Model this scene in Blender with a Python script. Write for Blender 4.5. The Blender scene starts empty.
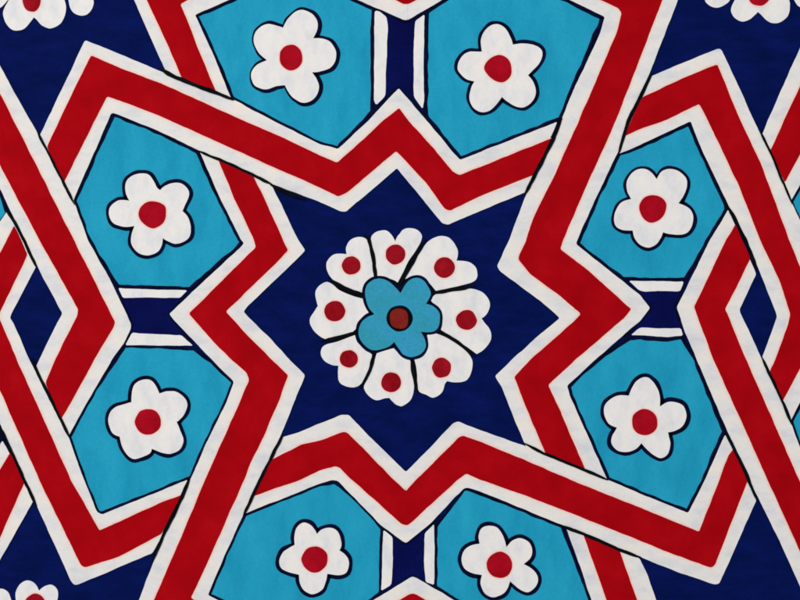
import bpy, bmesh, math, random
from mathutils import Vector, noise
random.seed(7)
S = bpy.context.scene
COL = S.collection
PX = 0.001                      # one photograph pixel is one millimetre of panel
X0, X1, Y0, Y1 = -110, 910, -110, 710   # the board, in the same units
HZ = 1.40                       # height of the panel's middle

def W(p, d):                    # plan point (right, down) and paint height in mm -> panel space
    return Vector(((p[0]-400)*PX, -d*PX, (300-p[1])*PX))

# ------------------------------------------------------------------ materials
def lin(c):
    c /= 255.0
    return c/12.92 if c <= 0.04045 else ((c+0.055)/1.055)**2.4
def rgb(t): return (lin(t[0]), lin(t[1]), lin(t[2]), 1)

def paint(name, cols, scale=38, rough=0.75, grain=0.05, bump=0.07, spec=0.02, streak=(1, 1, 1)):
    """hand-laid paint: cols = (thin, body, thick) tones of the same colour"""
    m = bpy.data.materials.new(name); m.use_nodes = True
    nt = m.node_tree; N = nt.nodes; L = nt.links
    bs = N['Principled BSDF']
    tc = N.new('ShaderNodeTexCoord'); mp = N.new('ShaderNodeMapping')
    mp.inputs['Scale'].default_value = streak; mp.inputs['Rotation'].default_value = (0, .5, 0)
    L.new(tc.outputs['Object'], mp.inputs['Vector'])
    n1 = N.new('ShaderNodeTexNoise'); n1.inputs['Scale'].default_value = scale
    n1.inputs['Detail'].default_value = 5; n1.inputs['Roughness'].default_value = 0.6
    L.new(mp.outputs['Vector'], n1.inputs['Vector'])
    cr = N.new('ShaderNodeValToRGB')
    e = cr.color_ramp.elements
    e[0].position = 0.30; e[0].color = rgb(cols[0])
    e[1].position = 0.70; e[1].color = rgb(cols[2])
    k = e.new(0.5); k.color = rgb(cols[1])
    L.new(n1.outputs['Fac'], cr.inputs['Fac'])
    n2 = N.new('ShaderNodeTexNoise'); n2.inputs['Scale'].default_value = 420
    n2.inputs['Detail'].default_value = 3
    L.new(tc.outputs['Object'], n2.inputs['Vector'])
    ma = N.new('ShaderNodeMapRange')
    ma.inputs['From Min'].default_value = 0.3; ma.inputs['From Max'].default_value = 0.7
    ma.inputs['To Min'].default_value = 1-grain*1.6; ma.inputs['To Max'].default_value = 1+grain*1.6
    L.new(n2.outputs['Fac'], ma.inputs['Value'])
    hs = N.new('ShaderNodeHueSaturation')
    L.new(cr.outputs['Color'], hs.inputs['Color']); L.new(ma.outputs['Result'], hs.inputs['Value'])
    L.new(hs.outputs['Color'], bs.inputs['Base Color'])
    bs.inputs['Roughness'].default_value = rough
    bs.inputs['Specular IOR Level'].default_value = spec
    # brush marks and the tooth of the ground under the paint
    n3 = N.new('ShaderNodeTexNoise'); n3.inputs['Scale'].default_value = 160
    n3.inputs['Detail'].default_value = 4
    mp2 = N.new('ShaderNodeMapping'); mp2.inputs['Scale'].default_value = (1, 1, 2.6)
    mp2.inputs['Rotation'].default_value = (0, 0.6, 0)
    L.new(tc.outputs['Object'], mp2.inputs['Vector']); L.new(mp2.outputs['Vector'], n3.inputs['Vector'])
    ad = N.new('ShaderNodeMath'); ad.operation = 'ADD'
    L.new(n3.outputs['Fac'], ad.inputs[0]); L.new(n2.outputs['Fac'], ad.inputs[1])
    bp = N.new('ShaderNodeBump'); bp.inputs['Strength'].default_value = bump
    bp.inputs['Distance'].default_value = 0.0006
    L.new(ad.outputs[0], bp.inputs['Height']); L.new(bp.outputs['Normal'], bs.inputs['Normal'])
    return m

M = dict(
    white=paint('white_paint', ((211, 210, 216), (227, 224, 222), (238, 228, 218)), 30, grain=.015, streak=(1, 1, 2)),
    petal=paint('petal_white_paint', ((218, 217, 220), (231, 228, 227), (239, 232, 226)), 40, grain=.015, streak=(1.8, 1, 1)),
    pink=paint('red_tinged_white_paint', ((240, 204, 193), (241, 211, 201), (238, 218, 209)), 60, grain=.03),
    red=paint('red_paint', ((153, 3, 12), (164, 4, 15), (173, 8, 19)), 30, grain=.03),
    dot=paint('crimson_paint', ((150, 6, 22), (164, 10, 30), (172, 14, 34)), 60),
    darkdot=paint('dark_crimson_paint', ((128, 8, 20), (146, 14, 28), (158, 20, 34)), 60),
    brick=paint('brown_red_paint', ((112, 28, 24), (124, 32, 28), (134, 40, 34)), 60),
    turq=paint('turquoise_paint', ((28, 143, 179), (34, 153, 188), (40, 160, 194)), 18, grain=.03, streak=(2.4, 1, 1)),
    turq2=paint('bright_turquoise_paint', ((50, 147, 164), (52, 151, 182), (58, 150, 196)), 34),
    navy=paint('navy_paint', ((3, 15, 65), (5, 19, 77), (8, 23, 90)), 26, grain=.06, streak=(1, 1, 2.4)),
    navy2=paint('deep_navy_paint', ((6, 8, 60), (7, 13, 72), (9, 18, 80)), 26, grain=.08),
    ink=paint('blue_black_paint', ((4, 8, 26), (6, 12, 40), (9, 20, 58)), 60, grain=.08),
    black=paint('black_paint', ((6, 8, 12), (10, 13, 18), (16, 20, 26)), 60, grain=.08),
    board=paint('primed_board', ((150, 140, 124), (165, 154, 138), (176, 166, 150)), 20),
)

# ------------------------------------------------------------------ outlines
def clip(poly):
    def cut(ps, ins, inter):
        out = []
        for i in range(len(ps)):
            a, b = ps[i-1], ps[i]
            if ins(b):
                if not ins(a): out.append(inter(a, b))
                out.append(b)
            elif ins(a): out.append(inter(a, b))
        return out
    def ix(x): return lambda a, b: (x, a[1]+(b[1]-a[1])*(x-a[0])/(b[0]-a[0]))
    def iy(y): return lambda a, b: (a[0]+(b[0]-a[0])*(y-a[1])/(b[1]-a[1]), y)
    e = 1.5
    ps = cut(poly, lambda p: p[0] >= X0+e, ix(X0+e))
    ps = cut(ps, lambda p: p[0] <= X1-e, ix(X1-e))
    ps = cut(ps, lambda p: p[1] >= Y0+e, iy(Y0+e))
    return cut(ps, lambda p: p[1] <= Y1-e, iy(Y1-e))

def area(ps): return 0.5*sum(ps[i-1][0]*ps[i][1]-ps[i][0]*ps[i-1][1] for i in range(len(ps)))

def resample(ps, step=3.0, closed=True, rad=1.3):
    """cut the corners a little, then walk the line in short steps"""
    n = len(ps); q = []
    for i, p in enumerate(ps):
        if not closed and i in (0, n-1): q.append(p); continue
        a, b = ps[i-1], ps[(i+1) % n]
        la = math.dist(a, p); lb = math.dist(b, p)
        ra = min(rad, la*.3); rb = min(rad, lb*.3)
        if la < 1e-6 or lb < 1e-6: continue
        q.append((p[0]+(a[0]-p[0])*ra/la, p[1]+(a[1]-p[1])*ra/la))
        q.append((p[0]+(b[0]-p[0])*rb/lb, p[1]+(b[1]-p[1])*rb/lb))
    out = []
    m = len(q)
    for i in range(m if closed else m-1):
        a, b = q[i], q[(i+1) % m]
        k = max(1, int(math.dist(a, b)/step))
        for j in range(k):
            t = j/k; out.append((a[0]+(b[0]-a[0])*t, a[1]+(b[1]-a[1])*t))
    if not closed: out.append(q[-1])
    return out

def wobble(ps, amp=.45, seed=0.0):
    out = []
    for x, y in ps:
        v = Vector((x/13, y/13, seed)); w = Vector((x/4.2, y/4.2, seed+9))
        out.append((x+amp*(noise.noise(v)+.5*noise.noise(w))*1.3,
                    y+amp*(noise.noise(v+Vector((31, 7, 3)))+.5*noise.noise(w+Vector((5, 17, 3))))*1.3))
    return out

def dedupe(ps):
    out = []
    for p in ps:
        if not out or math.dist(p, out[-1]) > .05: out.append(p)
    if len(out) > 1 and math.dist(out[0], out[-1]) < .05: out.pop()
    return out

def normals(ps, closed=True):
    n = len(ps); res = []
    sg = 1 if (not closed or area(ps) > 0) else -1
    for i in range(n):
        a = ps[i-1] if (closed or i) else ps[i]
        b = ps[(i+1) % n] if (closed or i < n-1) else ps[i]
        dx, dy = b[0]-a[0], b[1]-a[1]; l = math.hypot(dx, dy) or 1
        res.append((sg*dy/l, -sg*dx/l))       # points outwards
    return res

def spline(segs, k=5):
    """segs: list of point lists; every list starts at a sharp corner, next list's first point closes it"""
    out = []
    for i, s in enumerate(segs):
        pts = list(s)+[segs[(i+1) % len(segs)][0]]
        for j in range(len(pts)-1):
            p0 = pts[max(j-1, 0)]; p1 = pts[j]; p2 = pts[j+1]; p3 = pts[min(j+2, len(pts)-1)]
            for t in range(k):
                u = t/k
                f = lambda c: .5*(2*p1[c]+(p2[c]-p0[c])*u+(2*p0[c]-5*p1[c]+4*p2[c]-p3[c])*u*u+(3*p1[c]-p0[c]-3*p2[c]+p3[c])*u**3)
                out.append((f(0), f(1)))
    return out

# ------------------------------------------------------------------ meshes
def slab_into(bm, ps, d, th=.34, bev=.22, mat=0):
    ps = dedupe(ps)
    if area(ps) > 0: ps = ps[::-1]
    nn = normals(ps)
    top = [bm.verts.new(W((p[0]-n[0]*bev, p[1]-n[1]*bev), d)) for p, n in zip(ps, nn)]
    mid = [bm.verts.new(W(p, d-.12)) for p in ps]
    low = [bm.verts.new(W(p, d-th)) for p in ps]
    f = bm.faces.new(top); f.material_index = mat; fs = [f]
    k = len(ps)
    for i in range(k):
        j = (i+1) % k
        for a, b in ((top, mid), (mid, low)):
            g = bm.faces.new((a[i], b[i], b[j], a[j])); g.material_index = mat
    f.normal_update()
    bmesh.ops.triangulate(bm, faces=fs)

def link(name, bm, mats, parent, kind=None):
    bmesh.ops.recalc_face_normals(bm, faces=bm.faces)
    if sum(f.normal.y*f.calc_area() for f in bm.faces) > 1e-9:
        bmesh.ops.reverse_faces(bm, faces=bm.faces)
    me = bpy.data.meshes.new(name); bm.to_mesh(me); bm.free()
    for m in mats: me.materials.append(M[m])
    o = bpy.data.objects.new(name, me); COL.objects.link(o)
    if parent: o.parent = parent
    return o

SEED = [0.0]
def shape(name, poly, d, mat, parent, amp=.45, rad=1.3, raw=False, step=3.0):
    SEED[0] += 3.7
    ps = clip(poly)
    ps = ps if raw else resample(ps, step, True, rad)
    ps = wobble(ps, amp, SEED[0])
    bm = bmesh.new(); slab_into(bm, ps, d)
    return link(name, bm, [mat], parent)

def strip_into(bm, A, B, d, closed):
    a = [bm.verts.new(W(p, d)) for p in A]; b = [bm.verts.new(W(p, d)) for p in B]
    n = len(a)
    for i in range(n if closed else n-1):
        j = (i+1) % n
        try: bm.faces.new((a[i], a[j], b[j], b[i]))
        except ValueError: pass

def fixflat(bm):
    for f in bm.faces:
        f.normal_update()
        if f.normal.y > 0: f.normal_flip()

def flat_link(name, bm, mat, parent):
    fixflat(bm)
    me = bpy.data.meshes.new(name); bm.to_mesh(me); bm.free(); me.materials.append(M[mat])
    o = bpy.data.objects.new(name, me); COL.objects.link(o); o.parent = parent
    return o

def stroke_into(bm, pts, w, d, seed, taper=True):
    ps = wobble(resample(pts, 3, False, 1), .4, seed)
    nn = normals(ps, False); n = len(ps); A = []; B = []
    for i, (p, q) in enumerate(zip(ps, nn)):
        h = .5*w*(1+.35*noise.noise(Vector((p[0]/9, p[1]/9, seed+2))))
        if taper: h *= min(1, .35+min(i, n-1-i)/4)
        A.append((p[0]+q[0]*h, p[1]+q[1]*h)); B.append((p[0]-q[0]*h, p[1]-q[1]*h))
    strip_into(bm, A, B, d, False)

def band(name, ps, inner, outer, d, mat, parent, seed, wdir=(0, 0), wamp=0, vary=.25):
    """a brushed line that follows a closed outline, from `inner` inside it to `outer` outside it"""
    nn = normals(ps); A = []; B = []
    for p, n in zip(ps, nn):
        v = 1+vary*noise.noise(Vector((p[0]/10, p[1]/10, seed)))
        o = outer*v+wamp*(n[0]*wdir[0]+n[1]*wdir[1]); 
        i = inner*(v if outer <= .5 else 1)
        A.append((p[0]+n[0]*max(o, .3 if outer > 0 else o), p[1]+n[1]*max(o, .3 if outer > 0 else o)))
        B.append((p[0]-n[0]*i, p[1]-n[1]*i))
    bm = bmesh.new(); strip_into(bm, A, B, d, True)
    return flat_link(name, bm, mat, parent)

# ------------------------------------------------------------------ the panel
panel = bpy.data.objects.new('painted_panel', None); COL.objects.link(panel)
panel.empty_display_size = .2
panel['label'] = 'flat navy panel painted with interlaced red straps, turquoise cells and white flowers'
panel['category'] = 'painted panel'

bm = bmesh.new()
slab_into(bm, [(X0, Y0), (X1, Y0), (X1, Y1), (X0, Y1)], 0, th=18, bev=1.2)
link('board', bm, ['navy'], panel)

# navy fields
def field(name, poly, mat='navy', d=.3):
    return shape(name, poly, d, mat, panel, .3)
field('star_field', [(268, 180), (341, 207), (397, 165), (445, 220), (530, 188), (501, 268), (564, 318), (499, 377), (528, 448),
                     (455, 427), (406, 476), (345, 420), (278, 441), (301, 376), (239, 312), (301, 250)])
field('corner_field', [(-108, -108), (92, -108), (142, 0), (168, 76), (160, 75), (85, 46), (43, 140), (38, 140), (-4, 66), (-100, -106)])
field('corner_field', [(680, 0), (646, 90), (648, 82), (720, 54), (756, 120), (766, 140), (804, 46), (906, -108), (726, -108)])
field('corner_field', [(-60, 665), (-2, 560), (34, 496), (72, 576), (80, 580), (158, 548), (137, 604), (90, 708), (-60, 708)])
field('corner_field', [(634, 553), (716, 580), (756, 498), (783, 542), (804, 590), (872, 708), (708, 708), (650, 600)])
field('diamond_field', [(34, 256), (66, 314), (33, 372), (6, 318)])
field('diamond_field', [(757, 266), (781, 316), (762, 364), (735, 309)])

# connectors between neighbouring cells: navy bar, two white edges
def connector(poly, stripes, strokes):
    c = shape('connector_bar', poly, .3, 'navy2', panel, .3)
    for s in stripes: shape('white_stripe', s, 1.25, 'petal', c, .4)
    for pts, w in strokes:
        bm = bmesh.new()
        SEED[0] += 1.3; stroke_into(bm, pts, w, .95, SEED[0])
        flat_link('outline', bm, 'ink', c)
connector([(371, 4), (406, 16), (428, 4), (428, 122), (398, 84), (371, 114)],
          [[(374.5, 10.5), (379, 11), (386.5, 17), (388, 30), (386, 70), (385, 96), (376, 105), (374, 101), (374.2, 60)],
           [(424.3, 14), (415, 20.5), (413.6, 50), (413.8, 97), (422.5, 109), (424, 100), (423.8, 60)]],
          [([(356, 1), (381, 12), (406, 21), (425, 11), (442, 1)], 3), ([(370, 116), (384, 102), (398.5, 87), (412, 102), (427, 119)], 3.4)])
connector([(116, 284), (131, 326), (122, 350), (196, 350), (166, 314), (194, 286)],
          [[(118, 288), (150, 289.5), (187, 290.2), (180, 298), (150, 297.5), (123, 298)],
           [(132, 332.6), (160, 334.5), (181, 335.2), (193, 346), (160, 345.6), (125.5, 345)]],
          [([(116, 290), (124, 308), (131.5, 325), (124, 345)], 3), ([(190, 293), (169, 314), (194, 345)], 3.3)])
connector([(620, 276), (688, 278), (674, 308), (690, 340), (624, 342), (652, 308)],
          [[(629, 281), (650, 281), (684, 281.5), (680, 291.6), (660, 291), (645, 291.6), (639, 290)],
           [(640, 327.3), (660, 328), (681, 328.2), (683, 335.6), (668, 337), (640, 335.4), (631, 335.4)]],
          [([(622, 281), (640, 295), (650, 308), (640, 321), (624, 337)], 3.5), ([(686, 282), (676, 308), (686, 336)], 3)])
connector([(378, 524), (407, 540), (440, 518), (440, 592), (413, 574), (377, 598)],
          [[(383, 530), (392.4, 537), (392.8, 560), (391.4, 585), (381, 591), (382.2, 560)],
           [(434, 524), (425, 533), (424, 560), (425.6, 582), (434, 585), (434.6, 555)]],
          [([(370, 514), (383, 527.5), (404, 544), (432, 524), (440, 515)], 3), ([(372, 601), (392, 590), (413, 576.5), (432, 588), (456, 601)], 3)])

# turquoise cells
def cell(poly, w=2.3):
    w *= 1.06
    c = shape('turquoise_cell', poly, .6, 'turq', panel, .3)
    SEED[0] += 2.1
    ps = wobble(resample(clip(poly), 3, True, 1.2), .35, SEED[0])
    band('outline', ps, w, .4, .9, 'ink', c, SEED[0], vary=.3)
cell([(195, 15), (229, 0), (293, -27), (358, 0), (374, 7.5), (373.5, 60), (373, 112), (338, 149), (320, 144.5), (272, 120.5), (232, 99), (214, 56)], 2.7)
cell([(425, 11), (424.6, 60), (424, 115), (426, 119), (460, 160.5), (480, 152.6), (557, 122), (562, 120), (570, 98), (588, 56), (605, 17), (570, 0), (499, -34), (440, 1)], 3.5)
cell([(112.5, 112.5), (160, 131.5), (198, 150.5), (218, 194), (241, 240), (244, 243), (191, 290), (160, 289), (117, 288), (106, 271), (88, 241), (73, 201), (92, 158)], 3.1)
cell([(124, 345), (160, 346), (194, 348), (212, 361), (234, 382), (226, 403), (206, 444), (191, 479), (187, 480), (160, 491), (102, 514), (97, 513), (84, 481), (68, 437), (94, 390)], 2.5)
cell([(690, 122), (702, 150), (727, 203), (728, 210), (710, 240), (686, 281), (640, 281), (622, 280), (576, 244), (578, 240), (596, 198), (618, 153), (640, 145)], 3.1)
cell([(629, 336.5), (668, 338), (683, 336), (697, 360), (725.5, 431), (705, 481), (688, 513.5), (640, 494), (607, 480), (604, 472), (570, 396), (567, 386), (595, 360)], 3.1)
cell([(244, 514), (268, 504.5), (320, 483.6), (335, 481), (360, 502), (383, 528), (382, 560), (381, 594), (372, 601), (306, 639), (208, 595.5), (226, 552)], 2.5)
cell([(434.6, 526), (464, 488.5), (468, 488), (480, 492.5), (516, 506.6), (563, 526), (591, 599), (592, 602), (516, 635), (456, 601), (434.6, 588)], 2.5)
cell([(7.5, 213), (0, 190), (-30, 140), (-108, 140), (-108, 318), (-60, 318), (0, 223)])
cell([(3, 441), (0, 424.5), (-54, 322), (-108, 322), (-108, 520), (-42, 520)], 3.2)
cell([(791, 202), (800, 185), (830, 130), (908, 130), (908, 306), (840, 306), (800, 221)])
cell([(791, 421), (800, 404), (842, 312), (908, 312), (908, 520), (840, 520), (800, 449)])

# straps: white band, red stripe down the middle, thin black line where it crosses over a neighbour
NST = [0]
def run_on(l, e):
    l = [tuple(p) for p in l]
    def ext(a, b):
        q = math.dist(a, b) or 1
        return (b[0]+(b[0]-a[0])*e/q, b[1]+(b[1]-a[1])*e/q)
    return [ext(l[1], l[0])]+l[1:-1]+[ext(l[-2], l[-1])]
def seg_dist(p, a, b):
    dx, dy = b[0]-a[0], b[1]-a[1]
    t = max(0, min(1, ((p[0]-a[0])*dx+(p[1]-a[1])*dy)/((dx*dx+dy*dy) or 1)))
    return math.dist(p, (a[0]+dx*t, a[1]+dy*t))
def strap(wu, wl, ru, rl, crossings=()):
    NST[0] += 1
    wu, wl, ru, rl = [run_on(l, .7) for l in (wu, wl, ru, rl)]
    ends = [(ru[0], rl[0]), (ru[-1], rl[-1])]
    d = 1.5+.025*NST[0]
    s = shape('strap', list(wu)+list(wl)[::-1], d, 'white', panel, .34, 1.15)
    SEED[0] += 3.1
    red = clip(list(ru)+list(rl)[::-1])
    ps = wobble(resample(red, 3, True, 1.2), .34, SEED[0])
    bm = bmesh.new()
    nn = normals(dedupe(ps)); pp = dedupe(ps)
    wd = [0.05 if min(seg_dist(p, *e) for e in ends) < 2 else 2.0 for p in pp]
    wd = [.5 if w > 1 and min(math.dist((p[0]+n[0]*2, p[1]+n[1]*2), q) for q in pp) < 1.7 else w for p, n, w in zip(pp, nn, wd)]
    fr = [(p[0]+n[0]*w, p[1]+n[1]*w) for p, n, w in zip(pp, nn, wd)]
    # keep the tinge inside the white band at the strap's ends
    slab_into(bm, ps, 2.15+.012*NST[0], mat=0)
    strip_into(bm, fr, pp, d+.07, True)
    for f in bm.faces:
        if f.material_index == 0 and all(abs(v.co.y+(d+.07)*PX) < 1e-7 for v in f.verts): f.material_index = 1
    o = link('red_stripe', bm, ['red', 'pink'], s)
    for pts, w in crossings:
        bm = bmesh.new()
        SEED[0] += 1.7; stroke_into(bm, pts, w, 2.6, SEED[0])
        flat_link('outline', bm, 'black', s)
    return s

# A: from the upper left apex across the top of the star
strap([(40, 135), (60, 93), (85, 40), (122, 55), (160, 71), (196, 86), (232, 99), (272, 120), (320, 144), (338, 149), (369, 120), (398.6, 88), (426, 120), (460, 160), (480, 152), (557, 122)],
      [(73, 201), (111, 113.5), (114, 113), (160, 131.5), (198, 150), (240, 168), (272, 184), (320, 202), (341, 211.5), (346, 211.5), (372, 190), (397, 168), (442, 223), (448, 224.6), (480, 211), (526, 192)],
      [(47.5, 146), (70, 98), (91, 55.5), (125, 70), (160, 83), (200, 101), (242, 120), (284, 138), (320, 155.5), (337, 162.5), (356, 146), (384, 120), (399, 108), (408, 120), (434, 149), (453, 172), (459, 175), (480, 167), (552, 138)],
      [(63, 184), (84, 142), (107, 96.5), (135, 106), (160, 116), (200, 134), (240, 152), (280, 170), (320, 187.5), (338, 196.5), (346, 193), (396, 151), (402, 157), (426, 183), (445, 209), (450, 210.5), (480, 196), (533, 175)],
      [([(159, 68), (164, 71), (176, 77.5), (196, 85.5), (214, 92), (234, 100)], 4), ([(198, 150.5), (220, 160), (246, 171.5), (272, 184.5)], 2.9), ([(270, 184.5), (286, 192), (306, 200)], 4)])
# B: from the top right corner down the right of the star
strap([(405, 20), (408, 20), (440, 1), (499, -34), (570, 0), (605, 17), (600, 34), (570, 98), (561, 121), (554, 138), (528, 190), (509, 240), (497, 266), (500, 271), (540, 301), (560, 318), (538, 336), (512, 360), (495, 376), (502, 388), (523, 440), (526, 446)],
      [(405, -42), (440, -60), (499, -98), (600, -50), (706, -68), (678, 0), (649, 75), (628, 120), (618, 152), (596, 198), (577, 240), (576, 244), (620, 279), (640, 295), (650, 308), (640, 321), (595, 360), (567, 386), (570, 396), (604, 472), (607, 479)],
      [(405, 4), (408, 4), (416, 0), (440, -15), (499, -48), (600, 0), (618, 8), (621.6, 13), (617, 32), (579, 120), (556, 172), (534, 216), (526, 240), (518, 259), (530, 274), (560, 296), (581, 314), (572, 323), (530, 360), (514, 377), (528, 412), (545, 453)],
      [(405, -26), (440, -45), (499, -84), (600, -36), (680, -44), (662, 0), (640, 58), (616, 120), (580, 200), (563, 240), (560, 249), (590, 272), (631, 309), (624, 318), (575, 360), (548, 385), (560, 411), (585, 469)],
      [([(562, 118), (553, 139), (540, 165), (524, 196)], 3.5), ([(652, 72), (641, 95), (628, 121), (618, 155)], 3.3)])
# C: along the bottom of the star to the lower right corner
strap([(282.5, 437), (300, 432), (316, 425), (341, 415), (349, 415), (368, 435), (406, 472), (420, 458), (453, 423.6), (458, 421.6), (480, 430), (525, 446), (548, 456), (606, 479), (640, 493.5), (688, 513), (705, 480), (725, 435)],
      [(246, 513.5), (268, 504), (292, 495), (320, 483.5), (332, 480), (338, 481), (380, 524.5), (404, 542.4), (407, 542.6), (432, 522), (464, 488), (468, 487.6), (480, 491.6), (516, 506), (562, 525), (580, 532), (618, 549), (640, 557), (680, 573), (715, 584.6), (719, 583.6), (730, 560), (756, 501)],
      [(271, 460), (300, 445), (320, 440.5), (344, 431.6), (348, 433), (394, 480), (406, 491), (416, 480), (458, 438), (463, 435.6), (480, 441.5), (525, 460), (571, 480), (640, 507.5), (699, 531.6), (719, 480), (728, 456), (733, 449)],
      [(254, 496), (276, 488), (300, 480), (320, 470), (335, 466), (339, 467), (352, 480), (402, 524), (406.5, 525.5), (410, 523.6), (457, 480), (466, 473.6), (480, 479.5), (530, 497), (560, 509), (640, 540.5), (670, 553), (706, 566), (711.6, 567.4), (715, 564), (747, 482)],
      [([(523, 443), (544, 453.5), (578, 467), (608, 480)], 2.9), ([(560, 525), (582, 533), (600, 541), (618, 549), (642, 558)], 3.3)])
# D: down the left of the star to the lower left
strap([(200, 152), (218, 194), (241, 240), (244, 243), (242, 246), (191, 293), (169, 314), (172, 318), (212, 360), (234, 382), (226, 403), (206, 444), (190, 480), (180, 500), (160, 544), (139, 600), (126, 630), (208, 660), (306, 702), (372, 664), (414, 640)],
      [(271, 184), (280, 202), (298, 240), (305.4, 250.4), (298, 258), (248, 306), (243.6, 311.6), (248, 317), (270, 338), (290, 360), (305, 375), (303, 380), (281, 435), (270, 458), (258.5, 480), (244, 514), (226, 552), (208, 595), (222, 602), (306, 639), (372, 601), (411, 577), (414, 577)],
      [(217.5, 158.5), (235, 200), (254, 240), (256, 247), (252, 251), (189, 313.6), (210, 338), (232, 360), (246, 372), (249, 380), (238, 406), (205, 480), (180, 540), (154, 600), (144, 622), (208, 648), (306, 690), (372, 652), (414, 628)],
      [(253, 175), (268, 206), (283, 240), (288, 250), (280, 259), (226, 311.6), (246, 334), (272, 360), (288, 375), (280, 398), (264, 436), (250, 464), (244, 480), (220, 534), (191, 598), (222, 614), (306, 653), (372, 615), (410, 594), (414, 593.5)],
      [([(283, 435), (270, 460), (259, 482), (243.5, 516)], 3.1), ([(190, 479), (180, 501), (166, 530), (152, 562)], 3.5)])
# E: zigzag at the left
strap([(-104, -121), (0, 66), (30, 120), (40, 137), (74, 202), (88, 240), (106, 272), (120, 300), (131, 324), (131, 329), (124, 343), (112, 360), (94, 390), (69, 435)],
      [(-166, -121), (-40, 112), (0, 189), (14, 218), (25.5, 240), (37, 266), (62, 313), (39, 360), (36, 367)],
      [(-120, -121), (0, 93), (13.5, 120), (74, 240), (115, 322), (113, 328), (94, 360), (61, 420)],
      [(-152, -121), (0, 165), (39.5, 240), (78, 309), (77.6, 315), (55, 360), (46, 382)],
      [([(37, 131), (50, 156), (62, 179), (75, 205)], 2.5), ([(4, 206), (14, 221), (25, 242), (37, 268)], 2.9)])
# H: lower left strap with its apex at the bottom
strap([(7, 212), (0, 222), (-52, 318), (0, 424), (25, 480), (36, 504), (71, 581), (74.4, 585), (78, 584.4), (120, 567), (152, 553), (159.5, 541)],
      [(36.5, 266), (11, 315), (10, 318), (14, 324), (29.5, 360), (69, 438), (84, 480), (97, 512), (102, 514.4), (160, 491), (187, 480)],
      [(14, 226), (6, 242), (0, 253), (-37, 318), (0, 390), (39.5, 480), (81, 565), (85, 567.4), (120, 556), (161, 534)],
      [(27.5, 255), (0, 312), (-1, 317), (17, 360), (71, 480), (98, 528), (99.5, 530.6), (160, 503), (181, 495)],
      [([(32, 358), (40, 377), (54, 405), (70, 438)], 2.9), ([(0, 426), (12, 452), (25, 481), (37, 506)], 2.9)])
# F: from the upper right apex down the right edge
strap([(652, 76), (680, 64), (718, 48.6), (721.6, 50), (736, 80), (753.5, 120), (770, 153), (791, 201), (800, 220), (842, 308), (800, 403), (790.5, 421)],
      [(618.5, 154), (640, 145), (689, 122), (691, 122), (702, 150), (727, 202), (744.5, 240), (760, 272), (776, 313), (777, 317), (762, 358)],
      [(642.5, 97), (690, 75), (717, 64.4), (740, 120), (760, 162), (789, 240), (800, 267), (826, 310), (800, 368), (782.5, 401)],
      [(624, 136), (640, 129), (666, 120), (699, 104), (707.5, 120), (738, 184), (760, 240), (780, 282), (790, 314), (788, 324), (775, 360), (770, 371)],
      [([(759, 130), (770, 152), (781, 178), (792, 204)], 2.5), ([(726, 204), (736, 221), (746, 243), (757, 270)], 3.5)])
# G: lower right strap
strap([(728, 210), (710, 240), (677, 307), (678, 311), (685, 332), (697, 360), (726, 428), (749, 479), (780, 542), (800, 586), (862, 712)],
      [(756, 275), (739.5, 309), (740, 312), (761.5, 358), (790.5, 422), (800, 447), (908, 668)],
      [(735, 225), (726, 240), (694, 307), (713.5, 360), (767.5, 480), (800, 552), (876, 712)],
      [(750, 259), (725, 309), (746, 360), (799, 480), (894, 692)],
      [([(761, 356), (770, 375), (780, 397), (792, 425)], 2.9), ([(724.5, 429), (734, 449), (744, 469), (757, 501)], 3.1)])
# I: upper right strap passing under F
strap([(762, 135), (767.5, 121), (800, 48), (874, -120)], [(791, 201), (800, 185), (822, 140), (944, -120)],
      [(770.5, 150), (784, 120), (800, 86), (892, -120)], [(785, 182), (800, 154), (926, -120)])
# J: upper left strap passing under A, and its zigzag along the top edge
strap([(407, -42), (358, -62), (293, -89), (229, -62), (124, -22), (134, 0), (166, 72)],
      [(407, 20), (404, 20), (358, 0), (293, -27), (229, 0), (195, 15), (214, 56), (231, 98)],
      [(407, -26), (358, -46), (293, -74), (229, -46), (141, -12), (147, 0), (160, 28), (182, 78)],
      [(407, 4), (403, 4), (396, 0), (358, -16), (293, -43), (229, -15), (188, 0), (180.5, 4), (183, 10), (202, 58), (216.5, 93)])
# M: lower left strap passing under H
strap([(2, 441), (-40, 520), (-140, 712)], [(34, 500), (0, 560), (-82, 712)],
      [(10, 453), (0, 470), (-122, 712)], [(25, 481), (0, 538), (-96, 712)])
# N: lower right of the bottom edge, passing under C
strap([(412, 577), (415, 577), (454, 600), (516, 635), (592, 602), (580, 566), (566, 527)],
      [(412, 640), (454, 664), (516, 698), (592, 668), (672, 640), (656, 600), (648, 576), (640, 559)],
      [(412, 593.5), (416, 594), (426, 600), (516, 651), (592, 618), (608, 604), (583, 534)],
      [(412, 628), (516, 685), (592, 654), (652, 632), (637, 600), (619, 549)])

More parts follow.
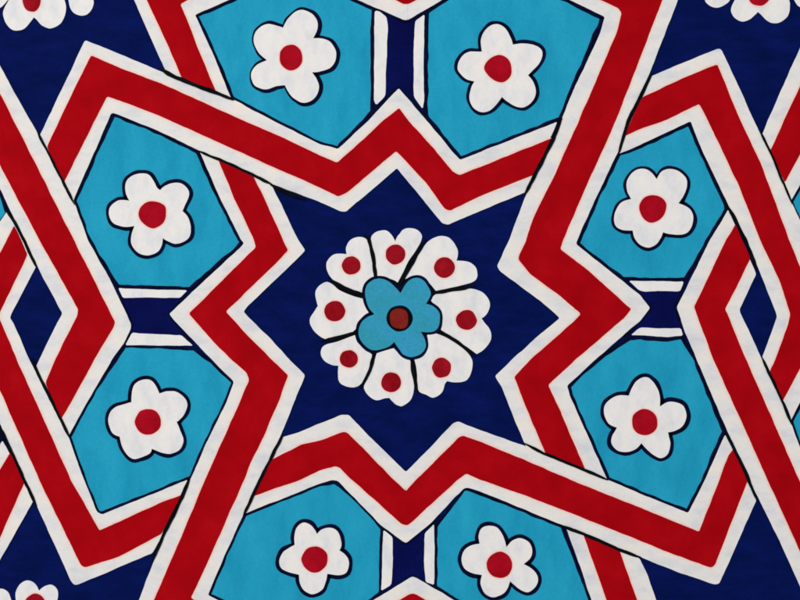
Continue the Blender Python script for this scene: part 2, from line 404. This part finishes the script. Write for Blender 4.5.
# ------------------------------------------------------------------ flowers
Z = 120/643
def conv(seg, ox, oy): return [(ox+x*Z, oy+y*Z) for x, y in seg]
def ell(cx, cy, rx, ry=None, n=14):
    ry = ry or rx
    return [(cx+rx*math.cos(6.28319*i/n)*(1+random.uniform(-.035, .035)), cy+ry*math.sin(6.28319*i/n)*(1+random.uniform(-.035, .035))) for i in range(n)]
def loop(pts, k=4):
    n = len(pts); out = []
    for j in range(n):
        p0, p1, p2, p3 = pts[j-1], pts[j], pts[(j+1) % n], pts[(j+2) % n]
        for t in range(k):
            u = t/k
            f = lambda c: .5*(2*p1[c]+(p2[c]-p0[c])*u+(2*p0[c]-5*p1[c]+4*p2[c]-p3[c])*u*u+(3*p1[c]-p0[c]-3*p2[c]+p3[c])*u**3)
            out.append((f(0), f(1)))
    return out
def dot(name, pts, d, mat, parent, fringe=True):
    """a spot of colour with a faint tinge of it in the wet white around the rim"""
    ps = wobble(loop(pts), .25, SEED[0]); SEED[0] += 2.2
    bm = bmesh.new(); slab_into(bm, ps, d)
    if fringe:
        pp = dedupe(ps); nn = normals(pp)
        strip_into(bm, [(p[0]+n[0]*1.5, p[1]+n[1]*1.5) for p, n in zip(pp, nn)], pp, d-.33, True)
        for f in bm.faces:
            if all(abs(v.co.y+(d-.33)*PX) < 1e-7 for v in f.verts): f.material_index = 1
    return link(name, bm, [mat, 'pink'], parent)

def flower(ox, oy, segs, centre, ow, wdir=(0, 0), wamp=0):
    SEED[0] += 4.3
    ps = dedupe(wobble(spline([conv(s, ox, oy) for s in segs], 4), .3, SEED[0]))
    bm = bmesh.new(); slab_into(bm, ps, 1.35)
    f = link('flower', bm, ['petal'], panel)
    band('outline', ps, 1.0, ow+.45, 1.0, 'ink', f, SEED[0], wdir, wamp, .3)
    dot('flower_centre', conv(centre, ox, oy), 1.75, 'dot', f)

flower(234, 0, [[(262, 148), (285, 105), (325, 65), (370, 52), (420, 75), (447, 115), (445, 160)],
                [(425, 205), (470, 205), (515, 225), (545, 270), (545, 320), (520, 360), (470, 380)],
                [(420, 388), (445, 425), (455, 465), (440, 515), (405, 545), (365, 550), (320, 525), (290, 490)],
                [(272, 458), (230, 460), (170, 478), (115, 462), (92, 420), (95, 380), (125, 345)],
                [(175, 322), (130, 280), (105, 225), (110, 180), (140, 145), (185, 128), (230, 138)]],
       ell(305, 308, 62, 70), 2.6, (.9, .2), 1.3)
flower(440, 10, [[(225, 222), (220, 160), (240, 110), (280, 78), (320, 78), (355, 105), (380, 150)],
                 [(390, 185), (440, 178), (500, 185), (540, 210), (548, 245), (530, 290), (495, 325)],
                 [(470, 350), (500, 385), (513, 440), (495, 490), (450, 520), (400, 515), (355, 485)],
                 [(332, 465), (300, 510), (265, 540), (220, 548), (175, 520), (157, 470), (165, 420)],
                 [(185, 380), (140, 370), (100, 330), (95, 295), (115, 250), (150, 225), (190, 222)]],
       [(235, 308), (265, 262), (315, 240), (360, 258), (380, 300), (378, 350), (345, 385), (305, 383), (262, 355)], 2.9, (.5, -.4), .8)
flower(90, 156, [[(212, 240), (192, 200), (190, 150), (210, 115), (260, 95), (310, 97), (340, 130), (358, 168)],
                 [(375, 182), (400, 160), (450, 143), (495, 150), (528, 185), (528, 220), (510, 260)],
                 [(495, 295), (525, 330), (540, 380), (535, 430), (500, 460), (455, 470), (415, 455)],
                 [(390, 440), (385, 480), (360, 515), (310, 532), (260, 520), (225, 480), (220, 430)],
                 [(238, 375), (200, 380), (160, 375), (120, 355), (100, 310), (110, 270), (145, 240), (185, 235)]],
       [(260, 310), (275, 270), (310, 245), (360, 245), (400, 265), (408, 305), (395, 355), (350, 385), (310, 380), (275, 350)], 3.0, (.2, -.2), .6)
flower(590, 150, [[(222, 262), (200, 220), (198, 170), (225, 125), (265, 102), (305, 103), (335, 125)],
                  [(358, 155), (385, 115), (430, 100), (480, 115), (515, 150), (520, 190), (505, 240)],
                  [(475, 285), (530, 310), (553, 350), (550, 400), (525, 440), (480, 455), (430, 450)],
                  [(392, 440), (380, 470), (355, 505), (315, 522), (270, 508), (240, 475)],
                  [(228, 432), (180, 430), (140, 410), (128, 370), (140, 320), (170, 280)]],
       [(262, 305), (285, 260), (325, 242), (375, 250), (407, 285), (402, 335), (370, 375), (320, 390), (280, 360)], 2.7, (.5, .2), .8)
flower(88, 362, [[(232, 215), (235, 165), (250, 120), (290, 97), (335, 97), (365, 130)],
                 [(382, 170), (420, 158), (470, 160), (515, 190), (532, 230), (515, 280), (490, 310)],
                 [(475, 322), (495, 370), (512, 420), (490, 470), (440, 492), (390, 485)],
                 [(342, 465), (330, 490), (290, 510), (240, 520), (200, 485), (178, 440)],
                 [(170, 400), (130, 380), (108, 320), (118, 270), (150, 240), (195, 225)]],
       ell(322, 320, 70), 3.0)
flower(586, 362, [[(230, 180), (245, 140), (275, 100), (315, 82), (350, 95), (385, 145), (398, 195)],
                  [(395, 240), (440, 215), (490, 218), (525, 240), (538, 290), (520, 340), (480, 368)],
                  [(440, 378), (445, 400), (453, 440), (440, 490), (400, 515), (355, 495), (320, 460)],
                  [(298, 435), (270, 465), (220, 482), (170, 475), (138, 440), (140, 400)],
                  [(165, 352), (120, 330), (97, 280), (100, 235), (130, 200), (175, 180)]],
       ell(315, 322, 70), 3.4, (.3, -.2), .7)
flower(255, 488, [[(212, 305), (210, 260), (225, 210), (260, 185), (300, 200), (322, 225)],
                  [(332, 248), (355, 225), (400, 212), (440, 230), (458, 270), (462, 310)],
                  [(452, 335), (490, 365), (503, 400), (490, 450), (450, 468)],
                  [(388, 460), (380, 500), (360, 545), (310, 570), (265, 550), (240, 510)],
                  [(235, 465), (180, 450), (140, 430), (130, 390), (150, 345), (185, 320)]],
       ell(320, 382, 70), 3.3)
flower(440, 488, [[(212, 300), (208, 255), (225, 215), (265, 203), (310, 215), (340, 260)],
                  [(355, 318), (385, 285), (430, 268), (475, 290), (495, 330), (485, 375)],
                  [(450, 408), (500, 440), (525, 480), (515, 525), (475, 558), (430, 545)],
                  [(375, 500), (360, 540), (335, 570), (285, 585), (240, 565), (218, 515)],
                  [(225, 468), (170, 455), (130, 430), (115, 385), (130, 335), (165, 308)]],
       ell(318, 412, 70), 3.3)

# ------------------------------------------------------------------ rosettes
def a6(*p): return [(300+x/6, 220+y/6) for x, y in p]
def b6(*p): return [(400+x/6, 220+y/6) for x, y in p]
def c6(*p): return [(300+x/6, 310+y/6) for x, y in p]
def d6(*p): return [(400+x/6, 310+y/6) for x, y in p]
def g5(*p): return [(320+x/5, 240+y/5) for x, y in p]

def rosette(backing, petals, spots, label):
    r = shape('rosette', backing, .75, 'black', panel, .6, raw=True)
    r['label'] = label
    for segs in petals:
        SEED[0] += 2.9
        ps = dedupe(wobble(spline(segs, 3), .3, SEED[0]))
        ps = clip(ps)
        if len(ps) > 3:
            bm = bmesh.new(); slab_into(bm, ps, 1.3); link('petal', bm, ['petal'], r)
    for pts, m in spots: dot('petal_spot', pts, 1.75, m, r)
    return r

centre = rosette(ell(399, 317, 70, 68, 40),
    [[a6((278, 205), (250, 203), (205, 205), (170, 235), (157, 265), (163, 305), (185, 345), (230, 385), (300, 420)), a6((375, 442), (385, 420), (405, 385)), a6((443, 345), (435, 250), (425, 180), (412, 130), (380, 105), (335, 103), (295, 125), (275, 165))],
     [a6((572, 127))+b6((-17, 100), (0, 80), (15, 60), (50, 48), (95, 55), (125, 80), (132, 110), (115, 150), (80, 205), (40, 270), (10, 330)), b6((-15, 375), (-50, 355), (-100, 345)), a6((463, 340), (455, 280), (440, 200), (425, 120), (440, 85), (480, 65), (520, 65), (550, 90))],
     [b6((338, 243), (380, 245), (420, 255), (450, 280), (463, 310), (460, 350), (430, 375), (360, 395), (270, 415)), b6((215, 425), (195, 400), (165, 370), (120, 345), (80, 340), (45, 350)), b6((25, 355), (60, 290), (110, 210), (150, 150), (195, 110), (245, 95), (290, 105), (325, 140), (348, 185), (345, 225))],
     [d6((490, 50), (510, 80), (535, 110), (547, 150), (540, 190), (500, 240)), d6((460, 265), (420, 235), (370, 200), (300, 155)), d6((245, 120), (250, 80), (250, 40)) + b6((250, 560), (230, 525), (205, 505)), b6((185, 480), (215, 445), (300, 430), (370, 415), (430, 412), (490, 430), (525, 465), (540, 505), (530, 545), (510, 575))],
     [d6((285, 427), (270, 445), (260, 480), (235, 510), (195, 527), (155, 510), (115, 490), (105, 450), (103, 390), (95, 330)), d6((85, 295), (120, 285), (150, 250), (170, 200)), d6((162, 150), (190, 140), (230, 145), (290, 170), (350, 210), (400, 250), (430, 290), (437, 325), (430, 370), (410, 410), (380, 430), (320, 433))],
     [c6((538, 528), (510, 530), (465, 542), (430, 530), (400, 500), (383, 465), (395, 430), (420, 370), (445, 310)), c6((460, 260), (520, 240)), c6((565, 227), (590, 245), (610, 275))+d6((45, 290), (65, 310), (80, 370), (85, 430), (80, 500), (60, 545), (20, 573), (0, 577))+c6((575, 568), (555, 550))],
     [c6((230, 335), (190, 330), (145, 305), (125, 270), (130, 230), (160, 205), (220, 190), (280, 170)), c6((330, 150), (345, 190), (380, 225)), c6((430, 265), (430, 300), (410, 360), (385, 420), (350, 455), (310, 465), (265, 455), (235, 430), (228, 390))],
     [a6((107, 515), (85, 550), (65, 580))+c6((58, 60), (65, 95), (90, 135), (130, 165), (180, 180), (240, 170), (300, 145)), c6((335, 115), (345, 75), (380, 40)), c6((412, 15))+a6((395, 510)), a6((385, 475), (300, 450), (235, 420), (200, 390), (160, 372), (115, 395), (92, 430), (95, 470))]],
    [(ell(351.2, 265.4, 9.3, 9.3), 'darkdot'), (ell(395.4, 254.4, 9.8, 10), 'darkdot'), (ell(444.4, 267.5, 10.3, 10.2), 'darkdot'), (ell(466.4, 320, 10.3, 10), 'darkdot'),
     (ell(441.7, 367.8, 9.7, 10), 'darkdot'), (ell(391, 382.4, 10, 10), 'darkdot'), (ell(348.6, 358.8, 9.3, 8.9), 'darkdot'), (ell(334.5, 311.2, 10.6, 10.4), 'darkdot')],
    'white rosette of eight notched petals around a turquoise blossom')
bl = [g5((272, 372), (245, 340), (230, 300), (225, 260), (235, 225), (265, 200), (300, 192), (340, 205), (375, 235)),
      g5((402, 265), (425, 225), (450, 200), (485, 190), (520, 205), (550, 250), (552, 280)),
      g5((530, 318), (565, 330), (595, 360), (600, 400), (590, 440), (560, 460)),
      g5((505, 460), (525, 500), (528, 540), (505, 570), (460, 585), (420, 575), (395, 545)),
      g5((372, 510), (340, 535), (290, 550), (250, 545), (210, 510), (192, 465), (205, 415), (240, 385))]
bps = dedupe(wobble(spline(bl, 4), .25, 77.7))
bm = bmesh.new(); slab_into(bm, bps, 1.7); link('blossom', bm, ['turq2'], centre)
band('outline', bps, .8, 2.9, 1.5, 'ink', centre, 5.5, (-.3, -.3), .4, .3)
cps = wobble(loop(ell(399.5, 318.2, 12.9, 13.1)), .02, 3.3)
bm = bmesh.new(); slab_into(bm, cps, 2.0); link('blossom_ring', bm, ['black'], centre)
cps = wobble(loop(g5(*[(397+(x-397)*.9, 392+(y-392)*.9) for x, y in ((345, 372), (360, 347), (400, 338), (435, 352), (446, 388), (440, 432), (415, 449), (370, 443), (348, 420))])), .02, 4.3)
bm = bmesh.new(); slab_into(bm, cps, 2.3); link('blossom_centre', bm, ['brick'], centre)

for pts in ([(376, 279), (373.5, 259), (369, 240), (365, 234)], [(400, 285), (408, 270), (417, 254), (426, 239)], [(431, 293), (446, 291), (460, 289), (475, 285.5)],
            [(437, 330), (448, 336), (459, 343), (475, 356)], [(411, 359), (414, 374), (416, 388), (418, 394)], [(374, 353), (370, 370), (365, 380), (360, 388)],
            [(358, 331), (347, 335), (336, 338.5), (321, 341)], [(365, 294.5), (354, 291.5), (344, 287.5), (335, 283), (328, 278)]):
    bm = bmesh.new(); SEED[0] += 1.7
    stroke_into(bm, pts, 3.7, 2.1, SEED[0]); flat_link('outline', bm, 'black', centre)

def heart(cx, cy, ang, R=84):
    """one notched petal of a rosette, pointing along ang"""
    prof = [(.97, 0), (1.06, .12), (1.05, .24), (.95, .33), (.8, .34), (.6, .25), (.36, .12)]
    f = lambda r, t: (cx+R*(r*.94*math.cos(ang)-t*math.sin(ang)), cy+R*(r*.94*math.sin(ang)+t*math.cos(ang)))
    right = [f(r, t) for r, t in prof]; left = [f(r, -t) for r, t in prof[1:]][::-1]
    return [[f(.9, 0)]+right[1:], left]
def edge_rosette(cx, cy, traced, dots, angs, label):
    petals = list(traced)+[heart(cx, cy, math.radians(a)) for a in angs]
    spots = list(dots)+[(ell(cx+64*math.cos(math.radians(a)), cy+64*math.sin(math.radians(a)), 10), 'dot') for a in angs if Y0+14 < cy+64*math.sin(math.radians(a)) < Y1-14]
    rosette(ell(cx, cy, 58, 58, 40), petals, spots, label)
def e8(ox, oy, *p): return [(ox+x/8, oy+y/8) for x, y in p]
edge_rosette(35, -55,
    [[e8(0, 0, (272, 138), (300, 160), (335, 200), (390, 225), (440, 215), (490, 180), (520, 120), (527, 60), (515, 0), (460, -150)), e8(0, 0, (380, -260), (200, -260)), e8(0, 0, (120, -110), (68, 0), (30, 80), (28, 130), (50, 190), (95, 235), (145, 242), (195, 228), (240, 180))],
     [e8(0, 0, (545, 0), (560, 60), (590, 105), (640, 125), (690, 118), (725, 85), (745, 40), (748, 0), (720, -60)), e8(0, 0, (640, -120), (520, -200), (480, -180))],
     [e8(0, 0, (60, 0), (40, 25), (0, 62), (-60, 80), (-130, 60)), e8(0, 0, (-160, 0), (-100, -100), (60, -200), (90, -130))]],
    [(ell(31.6, 0, 9, 12), 'darkdot')], (0, 180, 225, 270, 315), 'white rosette cut by the upper left edge')
edge_rosette(760, -62,
    [[e8(700, 0, (465, 95), (490, 120), (530, 160), (580, 185), (640, 180), (690, 145), (715, 100), (722, 50), (715, 0), (660, -150)), e8(700, 0, (580, -260), (400, -260)), e8(700, 0, (330, -110), (278, 0), (252, 60), (250, 95), (275, 140), (320, 168), (360, 170), (405, 150), (440, 120))],
     [e8(700, 0, (240, 0), (225, 20), (190, 45), (145, 62), (100, 55), (60, 30), (40, 0), (45, -50)), e8(700, 0, (120, -120), (290, -200), (300, -130))],
     [e8(700, 0, (755, 0), (775, 35), (800, 55), (860, 70), (920, 50)), e8(700, 0, (950, 0), (900, -100), (740, -220), (720, -130))]],
    [(ell(759, -4, 10.5, 10), 'dot')], (0, 180, 225, 270, 315), 'white rosette cut by the upper right edge')
edge_rosette(37, 655,
    [[e8(0, 560, (312, 245), (340, 220), (370, 205), (410, 200), (450, 225), (465, 260), (460, 320), (420, 450)), e8(0, 560, (370, 560), (230, 560)), e8(0, 560, (160, 420), (128, 320), (125, 260), (145, 210), (180, 175), (220, 163), (260, 175), (290, 205))],
     [e8(0, 560, (90, 330), (70, 270), (40, 240), (0, 230), (-60, 240)), e8(0, 560, (-140, 330), (-100, 420), (80, 560), (130, 480))]],
    [(ell(35.2, 604, 10, 10.5), 'darkdot')], (0, 45, 90, 135, 180), 'white rosette cut by the lower left edge')
edge_rosette(764, 690, [], [], (-100, -55, -10, 35, 80, 125, 170, 215), 'white rosette below the lower right edge')

panel.location = (0, 0, HZ)

# ------------------------------------------------------------------ wall it hangs on
bm = bmesh.new()
v = [bm.verts.new(c) for c in ((-3, .02, 0), (3, .02, 0), (3, .02, 2.9), (-3, .02, 2.9))]
f = bm.faces.new(v)
f.normal_update()
if f.normal.y > 0: f.normal_flip()
me = bpy.data.meshes.new('wall'); bm.to_mesh(me); bm.free()
me.materials.append(paint('wall_plaster', ((190, 186, 178), (200, 196, 188), (206, 202, 196)), 6))
wl = bpy.data.objects.new('wall', me); COL.objects.link(wl)
wl['kind'] = 'structure'

# ------------------------------------------------------------------ light, world, camera
wd = bpy.data.worlds.new('World'); S.world = wd; wd.use_nodes = True
wd.node_tree.nodes['Background'].inputs[0].default_value = (.95, .98, 1, 1)
wd.node_tree.nodes['Background'].inputs[1].default_value = .42
ld = bpy.data.lights.new('soft_area_lamp', 'AREA'); ld.shape = 'RECTANGLE'; ld.size = 1.6; ld.size_y = 1.6  # unseen soft area lamp, added to light the panel evenly; no window here
ld.energy = 198; ld.color = (1, .985, .96)
lo = bpy.data.objects.new('soft_area_lamp', ld); COL.objects.link(lo)
lo.location = (-2.2, -4.6, HZ+2.0)
lo.rotation_euler = (Vector((0, 0, HZ))-lo.location).to_track_quat('-Z', 'Y').to_euler()

cd = bpy.data.cameras.new('Camera'); cam = bpy.data.objects.new('Camera', cd); COL.objects.link(cam)
cd.sensor_width = 36; cd.lens = 50; cd.clip_start = .01; cd.clip_end = 100
cam.location = (0, -.8*50/36-.0015, HZ); cam.rotation_euler = (math.pi/2, 0, 0)
S.camera = cam
S.render.engine = 'CYCLES'
S.cycles.filter_width = 1.7
vs = S.view_settings
vs.view_transform = 'Standard'; vs.look = 'None'; vs.exposure = 0; vs.gamma = 1
S.render.resolution_x = 1024; S.render.resolution_y = 768
